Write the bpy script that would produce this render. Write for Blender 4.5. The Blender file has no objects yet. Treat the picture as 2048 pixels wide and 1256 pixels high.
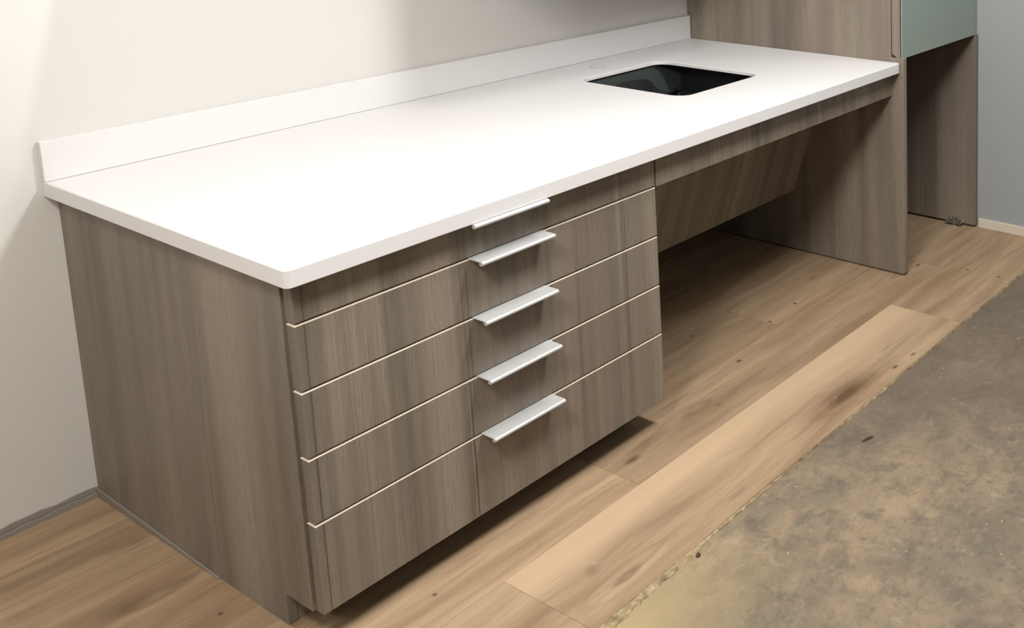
import bpy, bmesh, math, random
from mathutils import Vector, Matrix

SC = bpy.context.scene
COL = SC.collection
random.seed(4)

# ------------------------------------------------------------------ camera, world, lights, exposure
cam = bpy.data.objects.new('camera', bpy.data.cameras.new('camera'))
COL.objects.link(cam)
cam.data.sensor_width = 36.0
cam.data.sensor_fit = 'HORIZONTAL'
cam.data.lens = 2007.0847 / 2048 * 36
cam.data.shift_x = (1024 - 1888.0627) / 2048
cam.data.shift_y = (10.4813 - 628) / 2048
cam.data.clip_start = 0.05
R0 = Vector((0.494997335, -0.868893566, -0.001268737))
R1 = Vector((-0.130974506, -0.073170819, -0.988681804))
R2 = Vector((0.858966424, 0.489561031, -0.150022265))
cam.matrix_world = Matrix(((R0[0], -R1[0], -R2[0], -0.9698), (R0[1], -R1[1], -R2[1], -3.1233),
                           (R0[2], -R1[2], -R2[2], 1.6644), (0, 0, 0, 1)))
SC.camera = cam

SC.view_settings.view_transform = 'Standard'
SC.view_settings.look = 'None'
SC.view_settings.gamma = 1
SC.view_settings.use_curve_mapping = False
SC.view_settings.exposure = 0.15

W = bpy.data.worlds.new('world')
SC.world = W
W.use_nodes = True
W.node_tree.nodes['Background'].inputs[0].default_value = (1, 0.95, 0.88, 1)
W.node_tree.nodes['Background'].inputs[1].default_value = 0.3

def area(name, loc, size, power, col, aim=None):
    d = bpy.data.lights.new(name, 'AREA')
    d.shape = 'RECTANGLE'; d.size, d.size_y = size; d.energy = power; d.color = col
    o = bpy.data.objects.new(name, d); COL.objects.link(o); o.location = loc
    if aim:
        o.rotation_euler = (Vector(aim) - Vector(loc)).to_track_quat('-Z', 'Y').to_euler()
    return o
area('ceiling_lamp_or_fill', (1.10, -1.95, 2.62), (0.30, 1.15), 57, (1, 0.975, 0.965))
area('ceiling_lamp_or_fill', (-0.97, -2.1, 2.62), (0.40, 0.7), 62, (1, 0.97, 0.93), (2.2, -0.7, 1.0))
area('ceiling_lamp_or_fill', (0.6, -4.6, 2.62), (1.2, 2.4), 15, (0.97, 0.98, 0.92))  # unseen fill, made large to raise the ambient light in the knee space
area('ceiling_lamp_or_fill', (-2.1, -2.0, 2.62), (0.6, 1.2), 34, (1, 0.955, 0.90))  # fill added to brighten the left wall and floor
area('ceiling_lamp_or_fill', (2.56, -1.95, 2.62), (0.2, 0.4), 6, (0.95, 0.98, 0.94))  # small light added to brighten the top of the right wall
area('added_wall_light', (0.4277, -0.40, 2.66), (0.006, 0.10), 17, (1, 0.97, 0.93))  # added light, unseen; throws the bright wedge on the left of the back wall

# ------------------------------------------------------------------ dimensions (metres)
H, TK, L, D = 0.864, 0.0386, 2.2403, 1.10        # countertop height, edge, length, depth
XO, XD, YD, TD = 0.0264, 0.9998, 1.0578, 0.030   # drawer bank: left, right, front plane, front thickness
Z1, Z2, Z3, Z4, ZB = 0.7282, 0.5822, 0.4351, 0.2876, 0.0851
YL, YU, XR, XW = 1.1144, 1.0570, 2.8378, 2.8597
ZG = 0.8816                                      # top of the deep lower gables

# ------------------------------------------------------------------ node helpers
def mat(name):
    m = bpy.data.materials.new(name); m.use_nodes = True
    return m, m.node_tree, m.node_tree.nodes['Principled BSDF']
class N:
    def __init__(s, nt): s.nt = nt
    def new(s, t, **k):
        n = s.nt.nodes.new(t)
        for a, b in k.items(): setattr(n, a, b)
        return n
    def put(s, sock, v):
        if hasattr(v, 'is_output'): s.nt.links.new(v, sock)
        else: sock.default_value = v
    def math(s, op, a, b=0.0, clamp=False):
        n = s.new('ShaderNodeMath', operation=op); n.use_clamp = clamp
        s.put(n.inputs[0], a); s.put(n.inputs[1], b); return n.outputs[0]
    def pos(s): return s.new('ShaderNodeNewGeometry').outputs['Position']
    def sep(s, v):
        n = s.new('ShaderNodeSeparateXYZ'); s.put(n.inputs[0], v); return n.outputs
    def comb(s, x, y, z):
        n = s.new('ShaderNodeCombineXYZ')
        for i, v in enumerate((x, y, z)): s.put(n.inputs[i], v)
        return n.outputs[0]
    def vmul(s, v, k):
        n = s.new('ShaderNodeVectorMath', operation='MULTIPLY'); s.put(n.inputs[0], v); n.inputs[1].default_value = k; return n.outputs[0]
    def vadd(s, v, k):
        n = s.new('ShaderNodeVectorMath', operation='ADD'); s.put(n.inputs[0], v); s.put(n.inputs[1], k); return n.outputs[0]
    def noise(s, v, scale=1.0, detail=3.0, rough=0.55, dist=0.0):
        n = s.new('ShaderNodeTexNoise'); s.put(n.inputs['Vector'], v)
        n.inputs['Scale'].default_value = scale; n.inputs['Detail'].default_value = detail
        n.inputs['Roughness'].default_value = rough; n.inputs['Distortion'].default_value = dist
        return n.outputs['Fac']
    def ramp(s, f, stops, interp='LINEAR'):
        n = s.new('ShaderNodeValToRGB'); s.put(n.inputs[0], f); cr = n.color_ramp; cr.interpolation = interp
        while len(cr.elements) < len(stops): cr.elements.new(0.5)
        for e, (p, c) in zip(cr.elements, stops):
            e.position = p; e.color = (c, c, c, 1) if isinstance(c, (int, float)) else (*c, 1)
        return n.outputs[0]
    def mix(s, f, a, b, mode='MIX'):
        n = s.new('ShaderNodeMix', data_type='RGBA', blend_type=mode)
        s.put(n.inputs[0], f)
        for i, v in ((6, a), (7, b)):
            s.put(n.inputs[i], (*v, 1) if isinstance(v, tuple) and len(v) == 3 else v)
        return n.outputs[2]
    def bump(s, h, strength, dist=0.01):
        n = s.new('ShaderNodeBump'); s.put(n.inputs['Height'], h)
        n.inputs['Strength'].default_value = strength; n.inputs['Distance'].default_value = dist
        return n.outputs[0]

def srgb(r, g, b):
    f = lambda c: c / 12.92 if c <= 0.04045 else ((c + 0.055) / 1.055) ** 2.4
    return tuple(f(v / 255) for v in (r, g, b))

def plain(name, col, rough=0.5, metal=0.0, spec=0.5):
    m, nt, b = mat(name); n = N(nt)
    f = n.noise(n.pos(), 60, 2)
    c = n.mix(n.math('MULTIPLY', f, 0.12), col, tuple(v * 0.8 for v in col))
    n.put(b.inputs['Base Color'], c)
    b.inputs['Roughness'].default_value = rough; b.inputs['Metallic'].default_value = metal
    b.inputs['Specular IOR Level'].default_value = spec
    return m

# ------------------------------------------------------------------ materials
def laminate(name, ky, crisp=1.0):
    m, nt, b = mat(name); n = N(nt)
    x, y, z = n.sep(n.pos())
    u = n.math('ADD', x, n.math('MULTIPLY', y, ky))
    broad = n.noise(n.comb(n.math('MULTIPLY', u, 11), n.math('MULTIPLY', z, 0.35), 3.1), 1, 2, 0.5)
    band = n.noise(n.comb(n.math('MULTIPLY', u, 34), n.math('MULTIPLY', z, 0.6), 7.7), 1, 2, 0.55)
    fine = n.noise(n.comb(n.math('MULTIPLY', u, 190), n.math('MULTIPLY', z, 1.5), 1.3), 1, 2, 0.6)
    line = n.noise(n.comb(n.math('MULTIPLY', u, 330), n.math('MULTIPLY', z, 1.0), 9.3), 1, 1, 0.5)
    clus = n.noise(n.comb(n.math('MULTIPLY', u, 13), n.math('MULTIPLY', z, 0.3), 15.3), 1, 1, 0.5)
    f = n.math('ADD', n.math('MULTIPLY', broad, 0.62), n.math('MULTIPLY', band, 0.38))
    base = n.ramp(f, [(0.38, LAM[0]), (0.5, LAM[1]), (0.62, LAM[2])])
    base = n.mix(n.ramp(fine, [(0.35, 0.22 * crisp), (0.62, 0.0)]), base, tuple(v * 0.62 for v in LAM[0]))
    lm = n.math('MULTIPLY', n.ramp(line, [(0.30, 1.0), (0.40, 0.0)]), n.ramp(clus, [(0.50, 0.0), (0.60, 0.9 * crisp)]))
    base = n.mix(lm, base, tuple(v * 0.45 for v in LAM[0]))
    pore = n.noise(n.comb(n.math('MULTIPLY', u, 420), n.math('MULTIPLY', z, 22), 4.4), 1, 2, 0.6)
    base = n.mix(n.ramp(pore, [(0.32, 0.3), (0.52, 0.0)]), base, tuple(v * 0.6 for v in LAM[0]))
    hue = n.noise(n.comb(n.math('MULTIPLY', u, 17), n.math('MULTIPLY', z, 0.5), 21.0), 1, 1)
    base = n.mix(n.ramp(hue, [(0.42, 0.0), (0.6, 0.35)]), base, LAM[3])
    n.put(b.inputs['Base Color'], base)
    b.inputs['Roughness'].default_value = 0.5
    b.inputs['Specular IOR Level'].default_value = 0.35
    g = n.noise(n.vmul(n.pos(), (260, 260, 60)), 1, 2)
    n.put(b.inputs['Normal'], n.bump(n.math('ADD', g, n.math('MULTIPLY', fine, 1.2)), 0.12, 0.001))
    return m
LAM = [srgb(106, 98, 88), srgb(125, 116, 104), srgb(143, 133, 118), srgb(131, 117, 107)]
M_LAM = laminate('taupe_laminate', 0.62)
M_LAM_SIDE = laminate('taupe_laminate_gable', 0.46, 0.25)
M_LAM2 = laminate('taupe_laminate_sloping', 0.0, 0.3)
M_LIT_EDGE = plain('lit_edge_highlight', srgb(226, 214, 196), 0.4)  # pale colour for the light caught on the drawer top edges
M_DARK = plain('dark_carcass', srgb(34, 27, 22), 0.8)
M_WHITE = plain('white_solid_surface', srgb(217, 216, 216), 0.42)
M_ALU = plain('brushed_aluminium', srgb(204, 206, 206), 0.4, 0.4)
M_STEEL = plain('zinc_steel', srgb(175, 175, 170), 0.25, 0.9)
M_SINK = plain('black_composite', srgb(20, 24, 25), 0.5)
M_SINK_LIT = plain('black_composite_lit', srgb(62, 68, 66), 0.6)  # lighter copy of the sink colour, for the bowl wall that catches light
M_RIM = plain('grey_rim', srgb(170, 168, 164), 0.5)
M_WAVY = plain('dark_wavy_sheet', srgb(36, 40, 39), 0.5)
M_BLACK = plain('black_gasket', srgb(14, 14, 14), 0.6)
M_CAULK = plain('grey_caulk', srgb(132, 124, 114), 0.6)
M_BASE = plain('cream_baseboard', srgb(205, 195, 178), 0.5)
M_RAW = plain('raw_gypsum_edge', srgb(140, 134, 126), 0.9)
M_CHIP = plain('dark_chip', srgb(66, 56, 46), 0.8)
M_PALE = plain('pale_chip', srgb(180, 168, 150), 0.8)
M_CEIL = plain('ceiling_paint', srgb(225, 222, 215), 0.9)

def paint(name, col, bump=0.05):
    m, nt, b = mat(name); n = N(nt)
    f = n.noise(n.pos(), 1.3, 3)
    n.put(b.inputs['Base Color'], n.mix(n.math('MULTIPLY', f, 0.25), col, tuple(v * 0.93 for v in col)))
    b.inputs['Roughness'].default_value = 0.75; b.inputs['Specular IOR Level'].default_value = 0.25
    n.put(b.inputs['Normal'], n.bump(n.noise(n.pos(), 180, 3), bump, 0.002))
    return m
M_WALL = paint('white_wall_paint', srgb(208, 206, 202))
M_GREY = paint('grey_wall_paint', srgb(150, 154, 155), 0.1)

def glass_panel():
    m, nt, b = mat('back_painted_glass'); n = N(nt)
    n.put(b.inputs['Base Color'], n.mix(n.noise(n.pos(), 2.0, 2), srgb(128, 142, 134), srgb(138, 150, 143)))
    b.inputs['Roughness'].default_value = 0.3
    return m
M_GLASS = glass_panel()

def concrete():
    m, nt, b = mat('bare_concrete'); n = N(nt)
    p = n.pos(); x, y, z = n.sep(p)
    a = n.noise(p, 2.2, 6, 0.6, 0.4); c = n.noise(p, 7.0, 6, 0.62, 0.6); d = n.noise(p, 34, 5, 0.65)
    base = n.ramp(n.math('ADD', n.math('MULTIPLY', a, 0.6), n.math('MULTIPLY', c, 0.4)),
                  [(0.36, srgb(96, 85, 70)), (0.47, srgb(118, 104, 86)), (0.54, srgb(134, 117, 94)), (0.66, srgb(150, 131, 106))])
    base = n.mix(n.ramp(n.noise(n.vadd(p, (5, 2, 0)), 3.4, 5, 0.6), [(0.48, 0.0), (0.62, 0.55)]), base, srgb(110, 102, 84))
    base = n.mix(n.ramp(n.noise(n.vadd(p, (3, 1, 0)), 15, 7, 0.75, 0.25), [(0.50, 0.0), (0.60, 0.5)]), base, srgb(88, 80, 70))
    base = n.mix(n.ramp(n.noise(n.vadd(p, (9, 4, 0)), 12, 7, 0.75, 0.3), [(0.56, 0.0), (0.66, 0.32)]), base, srgb(168, 152, 128))
    base = n.mix(n.ramp(d, [(0.30, 0.55), (0.46, 0.0)]), base, srgb(84, 76, 66))
    base = n.mix(n.ramp(n.noise(n.vadd(p, (1, 7, 0)), 26, 4, 0.7), [(0.66, 0.0), (0.76, 0.5)]), base, srgb(165, 152, 134))
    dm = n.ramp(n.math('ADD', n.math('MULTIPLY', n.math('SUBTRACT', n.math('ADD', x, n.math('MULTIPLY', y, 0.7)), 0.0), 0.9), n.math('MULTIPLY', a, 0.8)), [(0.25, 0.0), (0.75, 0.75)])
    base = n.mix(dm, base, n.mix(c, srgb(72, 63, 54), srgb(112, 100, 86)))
    sp = n.noise(n.vmul(p, (36, 52, 40)), 1, 6, 0.75)
    base = n.mix(n.ramp(sp, [(0.34, 0.32), (0.45, 0.0)]), base, srgb(76, 68, 58))
    base = n.mix(n.ramp(sp, [(0.58, 0.0), (0.70, 0.3)]), base, srgb(172, 158, 132))
    # old adhesive stain along the cut edge of the planks
    st = n.math('MULTIPLY', n.ramp(n.math('ADD', n.math('MULTIPLY', n.math('ADD', y, 1.86), 2.3), n.math('MULTIPLY', c, 0.4)), [(0.3, 0.0), (0.85, 0.8)]),
                n.ramp(n.math('ADD', x, n.math('MULTIPLY', a, 0.4)), [(0.55, 1.0), (1.0, 0.0)]))
    base = n.mix(st, base, srgb(170, 152, 112))
    n.put(b.inputs['Base Color'], base)
    b.inputs['Roughness'].default_value = 0.75
    n.put(b.inputs['Normal'], n.bump(n.math('ADD', c, n.math('MULTIPLY', d, 0.5)), 0.25, 0.01))
    return m
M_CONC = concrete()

KNOTS = [  # x, y, half length, half width, strength
    (1.40, -1.418, 0.115, 0.034, 0.8), (1.30, -1.43, 0.13, 0.05, 0.25), (1.619, -1.461, 0.016, 0.008, 0.8), (1.721, -1.468, 0.016, 0.007, 0.7),
    (1.397, -0.990, 0.012, 0.010, 0.8), (1.16, -1.115, 0.014, 0.014, 0.3), (0.83, -1.10, 0.030, 0.014, 0.7), (0.90, -1.07, 0.08, 0.02, 0.3),
    (1.67, -0.897, 0.007, 0.008, 0.9), (1.831, -0.884, 0.007, 0.009, 0.9), (1.30, -0.64, 0.016, 0.010, 0.6), (1.45, -0.73, 0.010, 0.009, 0.6),
    (2.36, -1.10, 0.02, 0.010, 0.7), (2.42, -1.30, 0.006, 0.008, 0.8), (2.42, -1.44, 0.010, 0.010, 0.7), (2.05, -0.80, 0.03, 0.014, 0.4),
    (0.10, -0.72, 0.005, 0.008, 0.8), (-0.03, -0.74, 0.006, 0.008, 0.8), (0.24, -1.10, 0.006, 0.007, 0.8),
    (-0.02, -0.30, 0.07, 0.02, 0.3), (-0.13, -0.53, 0.05, 0.03, 0.35), (0.47, -1.35, 0.02, 0.02, 0.3)]

def oak():
    m, nt, b = mat('oak_planks'); n = N(nt)
    at = n.new('ShaderNodeAttribute'); at.attribute_name = 'plank'
    ar, ag, ab = n.sep(at.outputs['Color'])            # tone, random, light-stripe
    p = n.pos(); x, y, z = n.sep(p)
    ox = n.math('MULTIPLY', ag, 37.0)
    px = n.math('ADD', x, ox); py = n.math('ADD', y, n.math('MULTIPLY', ag, 11.0))
    warp = n.noise(n.comb(n.math('MULTIPLY', px, 1.5), n.math('MULTIPLY', py, 5.0), 0.0), 1, 3, 0.5)
    gy = n.math('ADD', py, n.math('MULTIPLY', warp, 0.10))
    broad = n.noise(n.comb(n.math('MULTIPLY', px, 1.3), n.math('MULTIPLY', gy, 13), 2.0), 1, 4, 0.6)
    fine = n.noise(n.comb(n.math('MULTIPLY', px, 7), n.math('MULTIPLY', gy, 120), 5.0), 1, 4, 0.65)
    mid = n.noise(n.comb(n.math('MULTIPLY', px, 3.0), n.math('MULTIPLY', gy, 42), 9.0), 1, 3, 0.6)
    base = n.ramp(broad, [(0.34, OAK[0]), (0.48, OAK[1]), (0.62, OAK[2])])
    base = n.mix(n.ramp(mid, [(0.34, 0.5), (0.5, 0.0)]), base, OAK[3])
    base = n.mix(n.ramp(fine, [(0.30, 0.4), (0.5, 0.0)]), base, OAK[4])
    # pale sapwood stripe along one side of the long plank
    sap = n.math('MULTIPLY', n.ramp(n.math('ADD', n.math('MULTIPLY', n.math('ADD', y, 1.40), 3.4), n.math('MULTIPLY', warp, 0.35)), [(0.33, 0.0), (0.62, 1.0)]), ab)
    base = n.mix(n.math('MULTIPLY', sap, 0.8), base, srgb(190, 164, 134))
    # cathedral arches and the rings around the large knot
    for cx, cy, a, w, fr, s in ((0.50, -1.435, 0.17, 0.045, 9, 0.55), (0.20, -1.46, 0.22, 0.06, 9, 0.5), (1.40, -1.42, 0.20, 0.05, 10, 0.45), (0.86, -1.455, 0.14, 0.03, 8, 0.3),
                                (-0.08, -0.55, 0.24, 0.09, 10, 0.4), (1.12, -1.07, 0.16, 0.06, 9, 0.35), (2.25, -1.08, 0.2, 0.05, 9, 0.3)):
        dx = n.math('DIVIDE', n.math('SUBTRACT', x, cx), a); dy = n.math('DIVIDE', n.math('SUBTRACT', y, cy), w)
        r = n.math('ADD', n.math('SQRT', n.math('ADD', n.math('MULTIPLY', dx, dx), n.math('MULTIPLY', dy, dy))), n.math('MULTIPLY', n.math('SUBTRACT', warp, 0.5), 1.1))
        sn = n.math('SINE', n.math('MULTIPLY', r, fr)); sn = n.math('MULTIPLY', n.math('ADD', sn, 0.1), 0.9, True)
        msk = n.ramp(r, [(0.45, 1.0), (0.98, 0.0)])
        base = n.mix(n.math('MULTIPLY', n.math('MULTIPLY', sn, msk), s), base, srgb(104, 78, 58))
    kn = None
    for kx, ky, a, w, s in KNOTS:
        dx = n.math('DIVIDE', n.math('SUBTRACT', x, kx), a); dy = n.math('DIVIDE', n.math('SUBTRACT', y, ky), w)
        r = n.math('SQRT', n.math('ADD', n.math('MULTIPLY', dx, dx), n.math('MULTIPLY', dy, dy)))
        if a > 0.05:
            r = n.math('ADD', r, n.math('MULTIPLY', n.math('SUBTRACT', mid, 0.5), 1.6))
        f = n.math('MULTIPLY', n.math('SUBTRACT', 1.25, r, True), s * 1.3, True)
        kn = f if kn is None else n.math('MAXIMUM', kn, f)
    base = n.mix(kn, base, srgb(96, 72, 52))
    hs = n.new('ShaderNodeHueSaturation'); n.put(hs.inputs['Color'], base); n.put(hs.inputs['Value'], n.math('MULTIPLY', ar, 2.0))
    n.put(b.inputs['Base Color'], hs.outputs[0])
    b.inputs['Roughness'].default_value = 0.55; b.inputs['Specular IOR Level'].default_value = 0.35
    n.put(b.inputs['Normal'], n.bump(fine, 0.08, 0.002))
    return m
OAK = [srgb(138, 114, 88), srgb(154, 131, 105), srgb(166, 143, 115), srgb(136, 111, 88), srgb(128, 105, 82)]
M_OAK = oak()

def raw_edge():
    m, nt, b = mat('raw_cut_edge'); n = N(nt)
    f = n.noise(n.pos(), 40, 5, 0.7)
    n.put(b.inputs['Base Color'], n.ramp(f, [(0.35, srgb(112, 96, 72)), (0.5, srgb(148, 131, 100)), (0.65, srgb(176, 160, 126))]))
    b.inputs['Roughness'].default_value = 0.9
    return m
M_EDGE = raw_edge()

# ------------------------------------------------------------------ mesh helpers (all in world coordinates)
def base_loc(p):
    v = Vector((0, 0, 0))
    while p: v += p.location; p = p.parent
    return v
def obj(name, bm, m, parent=None, origin=None, smooth=0):
    bmesh.ops.recalc_face_normals(bm, faces=bm.faces[:])
    o0 = Vector(origin) if origin else Vector((0, 0, 0))
    if parent: o0 = base_loc(parent)
    for v in bm.verts: v.co -= o0
    lim = math.radians(smooth)
    for e in bm.edges: e.smooth = len(e.link_faces) == 2 and e.calc_face_angle(9) < lim
    for f in bm.faces: f.smooth = smooth > 0
    me = bpy.data.meshes.new(name); bm.to_mesh(me); bm.free()
    if m: me.materials.append(m)
    o = bpy.data.objects.new(name, me); COL.objects.link(o)
    if smooth:
        w = o.modifiers.new('weighted_normal', 'WEIGHTED_NORMAL'); w.keep_sharp = True
    if parent: o.parent = parent
    else: o.location = o0
    return o
def tag(o, label, cat, group=None):
    o['label'] = label; o['category'] = cat
    if group: o['group'] = group
    return o
def thing(name, loc, label, cat, group=None):
    o = bpy.data.objects.new(name, None); COL.objects.link(o); o.location = loc; o.empty_display_size = 0.05
    return tag(o, label, cat, group)
def struct(name, bm, m):
    o = obj(name, bm, m); o['kind'] = 'structure'; return o
def box(x0, x1, y0, y1, z0, z1, bev=0.0, bm=None, seg=2):
    b2 = bmesh.new()
    bmesh.ops.create_cube(b2, size=1)
    for v in b2.verts:
        v.co = Vector((x0 + (v.co.x + .5) * (x1 - x0), y0 + (v.co.y + .5) * (y1 - y0), z0 + (v.co.z + .5) * (z1 - z0)))
    if bev: bmesh.ops.bevel(b2, geom=b2.edges[:], offset=bev, segments=seg, affect='EDGES', profile=0.5)
    return join(bm, b2)
def join(bm, b2):
    if bm is None: return b2
    me = bpy.data.meshes.new('tmp'); b2.to_mesh(me); b2.free(); bm.from_mesh(me); bpy.data.meshes.remove(me)
    return bm
def prism(profile, x0, x1, bev=0.0, bm=None):
    """profile: (y, z) points, extruded along x"""
    b2 = bmesh.new()
    f = b2.faces.new([b2.verts.new((x0, y, z)) for y, z in profile])
    r = bmesh.ops.extrude_face_region(b2, geom=[f])
    bmesh.ops.translate(b2, verts=[v for v in r['geom'] if isinstance(v, bmesh.types.BMVert)], vec=(x1 - x0, 0, 0))
    if bev: bmesh.ops.bevel(b2, geom=[e for e in b2.edges if e.calc_face_angle(0) > 0.5], offset=bev, segments=2, affect='EDGES', profile=0.5)
    return join(bm, b2)
def cyl(p0, p1, r, n=20, bm=None, r2=None):
    b2 = bmesh.new(); p0 = Vector(p0); p1 = Vector(p1)
    bmesh.ops.create_cone(b2, cap_ends=True, segments=n, radius1=r, radius2=r if r2 is None else r2, depth=(p1 - p0).length)
    q = (p1 - p0).to_track_quat('Z', 'Y').to_matrix().to_4x4(); q.translation = (p0 + p1) / 2
    bmesh.ops.transform(b2, matrix=q, verts=b2.verts[:])
    return join(bm, b2)
def rrect(x0, x1, y0, y1, radii, z, n=8, ky=1.0):
    """counter-clockwise rounded rectangle; radii for corners (x0,y0),(x1,y0),(x1,y1),(x0,y1); ky stretches the radius in y"""
    out = []
    for (cx, cy, sx, sy, a0), r in zip(((x0, y0, 1, 1, 180), (x1, y0, -1, 1, 270), (x1, y1, -1, -1, 0), (x0, y1, 1, -1, 90)), radii):
        for i in range(n + 1):
            a = math.radians(a0 + 90 * i / n)
            out.append((cx + sx * r + r * math.cos(a), cy + sy * r * ky + r * ky * math.sin(a), z))
    return out
def ring(bm, pts): return [bm.verts.new(p) for p in pts]
def bridge(bm, a, b):
    for i in range(len(a)):
        j = (i + 1) % len(a); bm.faces.new((a[i], a[j], b[j], b[i]))
def fill(bm, *loops):
    es = []
    for l in loops:
        for i in range(len(l)):
            e = bm.edges.get((l[i], l[(i + 1) % len(l)])) or bm.edges.new((l[i], l[(i + 1) % len(l)])); es.append(e)
    bmesh.ops.triangle_fill(bm, use_beauty=True, use_dissolve=False, edges=es)

# ------------------------------------------------------------------ the setting
RX0, RY0, RZ = -4.2, -6.5, 2.75
struct('wall_back', box(RX0, XW + 0.12, 0.0, 0.12, 0.0, RZ), M_WALL)
struct('wall_right', box(XW, XW + 0.12, RY0, 0.0, 0.0, RZ), M_GREY)
struct('wall_left', box(RX0 - 0.12, RX0, RY0, 0.12, 0.0, RZ), M_WALL)
struct('wall_front', box(RX0 - 0.12, XW + 0.12, RY0 - 0.12, RY0, 0.0, RZ), M_WALL)
struct('added_light_blocker', box(0.348, XW, -0.9, -0.001, 2.30, 2.36), M_WALL)  # unseen slab added to block the light above it, cutting a slanted edge
struct('ceiling', box(RX0 - 0.12, XW + 0.12, RY0 - 0.12, 0.12, RZ, RZ + 0.1), M_CEIL)
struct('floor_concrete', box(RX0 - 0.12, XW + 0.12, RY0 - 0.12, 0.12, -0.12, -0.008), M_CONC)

# oak planks: one mesh, one face per plank, each with its own tone
rows = [(-1.5, -1.2), (-1.2, -0.945), (-0.945, -0.69), (-0.69, -0.435), (-0.435, -0.18), (-0.18, 0.0)]
joints = [[-2.95, -1.3, 0.345, 2.0], [-2.5, -0.87, 0.76, 2.39], [-3.2, -1.6, 0.03, 1.66], [-2.6, -1.0, 0.62, 2.25], [-3.0, -1.35, 0.25, 1.9], [-2.4, -0.75, 0.9, 2.5]]
tones = {(0, 3): (0.50, 0.31, 1.0), (0, 2): (0.485, 0.62, 0.25), (0, 4): (0.47, 0.17, 0.0), (1, 2): (0.56, 0.43, 0.0), (1, 3): (0.46, 0.77, 0.0), (1, 4): (0.46, 0.2, 0.0),
         (2, 3): (0.46, 0.9, 0.0), (2, 2): (0.47, 0.55, 0.0)}
bm = bmesh.new(); lay = bm.loops.layers.float_color.new('plank')
for i, (y0, y1) in enumerate(rows):
    xs = [RX0] + joints[i] + [XW]
    for k in range(len(xs) - 1):
        t = tones.get((i, k), (random.uniform(0.48, 0.53), random.random(), 0.0))
        g = 0.0004
        vs = [bm.verts.new(c) for c in ((xs[k] + g, y0 + (g if i else 0), 0), (xs[k + 1] - g, y0 + (g if i else 0), 0), (xs[k + 1] - g, y1 - g, 0), (xs[k] + g, y1 - g, 0))]
        f = bm.faces.new(vs)
        r = bmesh.ops.extrude_face_region(bm, geom=[f])
        bmesh.ops.translate(bm, verts=[v for v in r['geom'] if isinstance(v, bmesh.types.BMVert)], vec=(0, 0, -0.008))
        fs = set(f.link_faces[0] if False else f for f in [f]) | {lf for v in vs for lf in v.link_faces}
        for lf in fs:
            for lo in lf.loops: lo[lay] = (t[0], t[1], t[2], 1)
fl = struct('floor', bm, M_OAK)

# ragged cut edge of the planks, where the concrete begins
bm = bmesh.new(); prev = None; x = RX0; rag = 0.5
while x < XW:
    rag = min(1.0, max(0.0, rag + random.uniform(-0.28, 0.28)))
    w = 0.0004 + 0.0028 * rag + min(0.022, 0.040 * max(0.0, 0.85 - x) * (0.55 + 0.7 * rag))
    zt = -0.0005 - 0.002 * random.random()
    cur = [bm.verts.new((x, -1.4995, zt)), bm.verts.new((x, -1.5005 - w, zt - 0.003)), bm.verts.new((x, -1.501 - w * 1.2, -0.0085)), bm.verts.new((x, -1.4995, -0.0085))]
    if prev: bridge(bm, prev, cur)
    else: bm.faces.new(cur)
    prev = cur; x += random.uniform(0.004, 0.011)
bm.faces.new(prev)
struct('trim_1', bm, M_EDGE)

# bare grey joint at the foot of the back wall, cream baseboard on the right wall
bm = bmesh.new(); prev = None; x = RX0
while x < XO - 0.001:
    z = 0.029 + random.uniform(-0.003, 0.003); z2 = 0.014 + random.uniform(-0.003, 0.003)
    cur = [bm.verts.new(c) for c in ((x, 0.0, z), (x, -0.003, z - 0.001), (x, -0.003, z2 + 0.002), (x, -0.001, z2), (x, -0.006, z2 - 0.002), (x, -0.006, 0.0005), (x, 0.0, 0.0005))]
    if prev: bridge(bm, prev, cur)
    else: bm.faces.new(cur)
    prev = cur; x = XO - 0.0012 if XO - 0.045 < x < XO - 0.0015 else x + random.uniform(0.015, 0.04)
bm.faces.new(prev)
struct('baseboard_back', bm, M_RAW)
struct('baseboard_right', box(XW - 0.008, XW, RY0, -1.122, 0.0005, 0.042, 0.001), M_BASE)

# ------------------------------------------------------------------ drawer cabinet
cab = thing('drawer_cabinet', (XO, -YD / 2, 0), 'taupe wood grain base cabinet with five drawers under the left end of the white counter', 'cabinet')
GY = YD - TD - 0.013           # front of the carcass gables
gable = [(-0.001, 0.001), (-0.9101, 0.001), (-0.9101, 0.0765), (-GY, 0.0765), (-GY, H - TK - 0.001), (-0.001, H - TK - 0.001)]
obj('side_panel', prism(gable, XO, XO + 0.019, 0.0007), M_LAM_SIDE, cab)
obj('side_panel', prism(gable, XD - 0.019, XD, 0.0007), M_LAM_SIDE, cab)
obj('toe_kick', box(XO + 0.019, XD - 0.019, -0.9085, -0.893, 0.001, 0.0765, 0.0005), M_LAM, cab)
obj('carcass', box(XO + 0.0195, XD - 0.0195, -GY + 0.002, -0.004, 0.078, H - TK - 0.003), M_DARK, cab)
obj('caulk_bead', prism([(-0.002, 0.0012), (-0.62, 0.0012), (-0.62, 0.004), (-0.42, 0.011), (-0.2, 0.018), (-0.002, 0.024)], XO - 0.005, XO - 0.0002, 0.001), M_CAULK, cab)
tops = [0.8225, Z1, Z2, Z3, Z4]
bots = [Z1 + 0.0055, Z2 + 0.0055, Z3 + 0.0055, Z4 + 0.0055, ZB]
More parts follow.
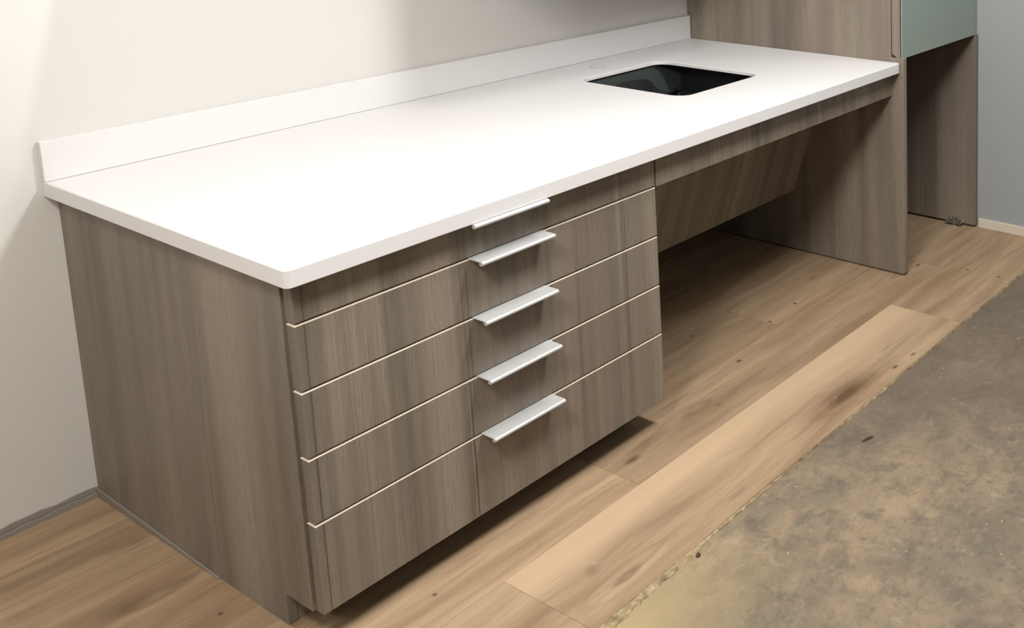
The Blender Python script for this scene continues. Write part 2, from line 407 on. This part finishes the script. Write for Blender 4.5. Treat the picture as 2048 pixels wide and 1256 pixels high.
def pull(x0, x1, y, z):
    """aluminium edge pull: leg behind the front, flat plate over its top edge, rolled lip"""
    pts = [(y + 0.002, z + 0.0008), (y + 0.002, z + 0.003), (y - 0.046, z + 0.003)]
    for i in range(15):
        a = math.radians(80 - i * 18)
        pts.append((y - 0.0455 - 0.0068 * math.cos(a), z - 0.0022 + 0.0052 * math.sin(a)))
    pts += [(y - 0.0405, z + 0.0004), (y, z + 0.0004)]
    return prism(pts, x0, x1)
for i, (zt, zb) in enumerate(zip(tops, bots)):
    d = obj('drawer', box(XO + 0.0005, XD - 0.0005, -YD, -YD + TD, zb, zt - (0.002 if i else 0), 0.0008), M_LAM, cab)
    if i: obj('lit_top_edge', box(XO + 0.0005, XD - 0.0005, -YD - 0.0003, -YD + TD, zt - 0.0021, zt + 0.0003, 0.0006), M_LIT_EDGE, d)['label'] = 'pale cream strip painting the lit top edge of the drawer front'  # thin pale strip paints the light along each drawer's top edge
    hx = 0.413 if i else 0.402
    h = obj('handle', pull(hx, hx + 0.204, -YD, zt + (0.0004 if i else -0.0005)), M_ALU, d, smooth=40)
    h['label'] = 'brushed aluminium edge pull'

# ------------------------------------------------------------------ countertop with backsplash
CX1 = L - 0.0012
def outer(ins, z): return rrect(ins, CX1 - ins, -D + ins, -0.0008 - ins, [max(r - ins, 0.0006) for r in (0.014, 0.012, 0.001, 0.001)], z, 6)
SX0, SX1, SY0, SY1 = 1.4235, 1.8230, -0.7604, -0.2533
def hole(gr, z): return rrect(SX0 - gr, SX1 + gr, SY0 - gr, SY1 + gr, [0.045 + gr] * 4, z, 16, 1.5)
bm = bmesh.new()
r1, r2, r3, r4, r5, r6 = (ring(bm, outer(*a)) for a in ((0.002, H), (0.0, H - 0.002), (0.0, H - TK + 0.0015), (0.0015, H - TK), (0.07, H - TK), (0.07, H - 0.012)))
h1, h2, h3 = (ring(bm, hole(*a)) for a in ((0.0015, H), (0.0, H - 0.0015), (0.0, H - 0.012)))
for a, b in ((r1, r2), (r2, r3), (r3, r4), (r4, r5), (r5, r6), (h1, h2), (h2, h3)): bridge(bm, a, b)
fill(bm, r1, h1); fill(bm, r6, h3)
ct = tag(obj('countertop', bm, M_WHITE, origin=(L / 2, -D / 2, H), ), 'long white solid surface countertop with rounded square sink cutout', 'countertop')
obj('backsplash', box(0.0005, L - 0.004, -0.0201, -0.0008, H + 0.0006, H + 0.1016, 0.0012), M_WHITE, ct)

# ------------------------------------------------------------------ sink bowl under the cutout
zs = H - 0.0125
BX0, BX1, BY0, BY1 = SX0 - 0.008, 1.930, SY0 - 0.008, -0.236
def bowl(gr, z): return rrect(BX0 - gr, BX1 + gr, BY0 - gr, BY1 + gr, [max(0.02 + gr, 0.004)] * 4, z, 8, 1.3)
bm = bmesh.new()
q = [ring(bm, bowl(*a)) for a in ((0.022, zs), (0.0, zs), (-0.001, zs - 0.13), (-0.012, zs - 0.155), (-0.04, zs - 0.159))]
for a, b in zip(q, q[1:]): bridge(bm, a, b)
fill(bm, q[-1])
o_ = [ring(bm, bowl(*a)) for a in ((0.022, zs - 0.004), (0.006, zs - 0.006), (0.005, zs - 0.13), (-0.010, zs - 0.163))]
bridge(bm, q[0], o_[0])
for a, b in zip(o_, o_[1:]): bridge(bm, a, b)
fill(bm, o_[-1])
sk = tag(obj('sink', bm, M_SINK, origin=((BX0 + BX1) / 2, (BY0 + BY1) / 2, zs - 0.163)), 'black undermount sink bowl below the cutout in the white counter', 'sink')
obj('drain', cyl((1.66, -0.5, zs - 0.1605), (1.66, -0.5, zs - 0.156), 0.045, 28), M_STEEL, sk)
obj('lit_back_wall', box(BX0 + 0.012, BX1 - 0.005, BY1 - 0.008, BY1 - 0.002, zs - 0.126, zs - 0.004, 0.0008), M_SINK_LIT, sk)  # sheet added so the back wall of the bowl looks lit
wav = [(1.44, 0.770), (1.53, 0.797), (1.60, 0.812), (1.65, 0.8145), (1.715, 0.811), (1.765, 0.793), (1.80, 0.755), (1.845, 0.736), (1.89, 0.737), (1.922, 0.747)]
bm = bmesh.new(); pr = None
for k in range(61):
    t = k / 60 * (len(wav) - 1); j = min(int(t), len(wav) - 2); f = t - j
    P = [wav[max(j - 1, 0)], wav[j], wav[j + 1], wav[min(j + 2, len(wav) - 1)]]
    z = 0.5 * (2 * P[1][1] + (P[2][1] - P[0][1]) * f + (2 * P[0][1] - 5 * P[1][1] + 4 * P[2][1] - P[3][1]) * f * f + (3 * P[1][1] - P[0][1] - 3 * P[2][1] + P[3][1]) * f ** 3)
    x = P[1][0] + (P[2][0] - P[1][0]) * f
    y = -0.258 - 0.004 * math.sin(k * 0.3)
    c = [bm.verts.new(v) for v in ((x, y, z), (x, y - 0.0015, z), (x, y - 0.0115, zs - 0.12), (x, y - 0.01, zs - 0.12))]
    if pr: bridge(bm, pr, c)
    else: bm.faces.new(c)
    pr = c
bm.faces.new(pr)
obj('wavy_sheet', bm, M_WAVY, sk)  # dark sheet with a wavy top edge along the bowl's back wall

# faucet hole with a flush white cap
bm = bmesh.new(); n_ = 36
def circ(r, z): return ring(bm, [(1.6172 + r * math.cos(2 * math.pi * i / n_), -0.1345 + r * 1.35 * math.sin(2 * math.pi * i / n_), z) for i in range(n_)])
ra = [circ(*a) for a in ((0.0195, H + 0.0004), (0.0192, H + 0.0020), (0.0150, H + 0.0022))]
for a, b in zip(ra, ra[1:]): bridge(bm, a, b)
fill(bm, ra[-1]); fill(bm, ra[0])
hc = tag(obj('hole_cover', bm, M_WHITE, origin=(1.6172, -0.1345, H)), 'small round white faucet hole cover on the counter behind the sink', 'cover')
bm = bmesh.new()
ra = [circ(*a) for a in ((0.0225, H + 0.0003), (0.0218, H + 0.0016), (0.0196, H + 0.0016), (0.0196, H + 0.0003))]
for a, b in zip(ra, ra[1:] + ra[:1]): bridge(bm, a, b)
obj('rim', bm, M_RIM, hc)

# ------------------------------------------------------------------ knee space: apron and sloping panel
tag(obj('apron_panel', box(1.0034, L - 0.0006, -1.0602, -1.0392, 0.7304, H - TK - 0.001, 0.0008), M_LAM, origin=(1.62, -1.05, 0.7304)),
    'long narrow taupe apron board under the counter front above the knee space', 'panel')
sl = Vector((0.0, -0.1041, 0.2902)).normalized(); nrm = Vector((0, sl.z, -sl.y))
p0 = Vector((0, -0.5665, 0.2640)); p1 = p0 + sl * 0.40
th = 0.02
pf = [p0, p1, p1 + Vector((0, 1, 0)) * th * 1.06, p0 + nrm * th + sl * 0.006]
tag(obj('knee_panel', prism([(v.y, v.z) for v in pf], 1.0012, L - 0.0012, 0.0008), M_LAM2, origin=(1.62, -0.55, 0.264)),
    'taupe panel sloping back beneath the sink inside the knee space', 'panel')

# ------------------------------------------------------------------ tall cabinet with open niche
tc = thing('tall_cabinet', ((L + XR) / 2, -YL / 2, 0), 'tall taupe cabinet right of the counter, grey glass door over an open niche', 'cabinet')
ZT = 2.2
def gable_r(x0, x1, zf): return prism([(-0.001, zf), (-YL + 0.010, zf), (-YL + 0.003, zf + 0.0025), (-YL, zf + 0.007), (-YL, ZG), (-YU, ZG), (-YU, ZT), (-0.001, ZT)], x0, x1, 0.0012)
obj('side_panel', gable_r(L, L + 0.0215, 0.0065), M_LAM_SIDE, tc)
obj('side_panel', gable_r(XR, XR + 0.0185, 0.011), M_LAM_SIDE, tc)
obj('shelf', box(L + 0.022, XR - 0.0005, -YU, -0.003, ZG + 0.004, ZG + 0.024, 0.0008), M_LAM, tc)
obj('top_panel', box(L + 0.022, XR - 0.0005, -YU, -0.003, ZT - 0.022, ZT - 0.002, 0.0008), M_LAM, tc)
obj('back_panel', box(L + 0.022, XR - 0.0005, -0.02, -0.002, 0.06, ZT - 0.023), M_LAM, tc)
dz = 0.8805
dr = obj('door', prism([(-1.0615, dz + 0.016), (-1.0860, dz), (-1.0985, dz), (-1.0985, ZT - 0.002), (-1.0615, ZT - 0.002)], L + 0.001, XR + 0.012, 0.0006), M_LAM, tc)
obj('gasket', box(L + 0.0018, XR + 0.0112, -1.1026, -1.0987, dz + 0.001, ZT - 0.003), M_BLACK, dr)
obj('glass_panel', box(L + 0.0010, XR + 0.012, -1.1078, -1.1028, dz - 0.0002, ZT - 0.002, 0.0006), M_GLASS, dr)['label'] = 'grey green back painted glass front'
ft = obj('leveling_foot', box(XR - 0.004, XR - 0.0002, -1.045, -0.975, 0.004, 0.034, 0.0008, box(XR - 0.026, XR - 0.0002, -1.050, -0.970, 0.011, 0.0145, 0.0008)), M_STEEL, tc)
ft['label'] = 'small zinc steel levelling foot'
bm = cyl((XR - 0.014, -1.012, 0.0012), (XR - 0.014, -1.012, 0.028), 0.004, 14)
cyl((XR - 0.014, -1.012, 0.0006), (XR - 0.014, -1.012, 0.005), 0.011, 18, bm); cyl((XR - 0.014, -1.012, 0.0146), (XR - 0.014, -1.012, 0.0195), 0.0085, 6, bm)
obj('stem', bm, M_STEEL, ft)
for yy in (-1.034, -0.988):
    obj('screw', cyl((XR - 0.0065, yy, 0.026), (XR - 0.0038, yy, 0.026), 0.004, 12), M_STEEL, ft)

# wall cabinet over the knee space, just above the frame
wc = thing('wall_cabinet', (1.6, -0.3, 1.4), 'taupe wall cabinet hung on the back wall above the sink beside the tall cabinet', 'cabinet')
obj('body', box(0.97, L - 0.0015, -0.56, -0.001, 1.40, 2.2, 0.001), M_LAM, wc)
for xa, xb in ((0.972, 1.603), (1.606, L - 0.003)):
    obj('door', box(xa, xb, -0.592, -0.5605, 1.398, 2.199, 0.001), M_LAM, wc)

# ------------------------------------------------------------------ bits on the concrete
def chip(name, x, y, lx, ly, h, rot, m, label, group=None):
    bm = bmesh.new(); n = 7; z0 = -0.008 if y < -1.5 else 0.0003
    lo = []; hi = []
    for i in range(n):
        a = 2 * math.pi * i / n; r = random.uniform(0.75, 1.1)
        c = (lx * r * math.cos(a), ly * r * math.sin(a)); cr, sr = math.cos(rot), math.sin(rot)
        X, Y = x + c[0] * cr - c[1] * sr, y + c[0] * sr + c[1] * cr
        lo.append(bm.verts.new((X, Y, z0))); hi.append(bm.verts.new((x + (X - x) * .7, y + (Y - y) * .7, z0 + h * random.uniform(.6, 1))))
    bm.faces.new(lo); bm.faces.new(hi); bridge(bm, lo, hi)
    return tag(obj(name, bm, m, origin=(x, y, z0)), label, 'debris', group)
chip('bark_chip', 1.243, -1.606, 0.030, 0.0065, 0.006, -0.35, M_CHIP, 'dark brown sliver lying on the concrete near the big plank knot')
chip('wood_chip', 0.640, -1.522, 0.012, 0.007, 0.005, 0.6, M_CHIP, 'small dark crumb on the concrete against the ragged plank edge')

bm = bmesh.new()
for k in range(70):
    x, y = random.uniform(0.4, 2.7), random.uniform(-2.3, -1.53)
    if k < 14: x, y = random.uniform(0.1, 1.6), random.uniform(-1.45, -1.02)
    z0 = -0.0078 if y < -1.5 else 0.0004
    a = random.uniform(0, 6.3); l = random.uniform(0.0015, 0.006); w = random.uniform(0.0006, 0.0013)
    c, s = math.cos(a), math.sin(a)
    vs = [bm.verts.new((x + c * p - s * q_, y + s * p + c * q_, z0)) for p, q_ in ((-l, -w), (l, -w), (l * .8, w), (-l * .8, w))]
    top = bm.verts.new((x, y, z0 + 0.0018)); bm.faces.new(vs)
    for i in range(4): bm.faces.new((vs[i], vs[(i + 1) % 4], top))
dbr = obj('floor_debris', bm, M_PALE)
dbr['kind'] = 'stuff'; dbr['label'] = 'pale dust flecks and splinters scattered over the concrete floor'; dbr['category'] = 'debris'
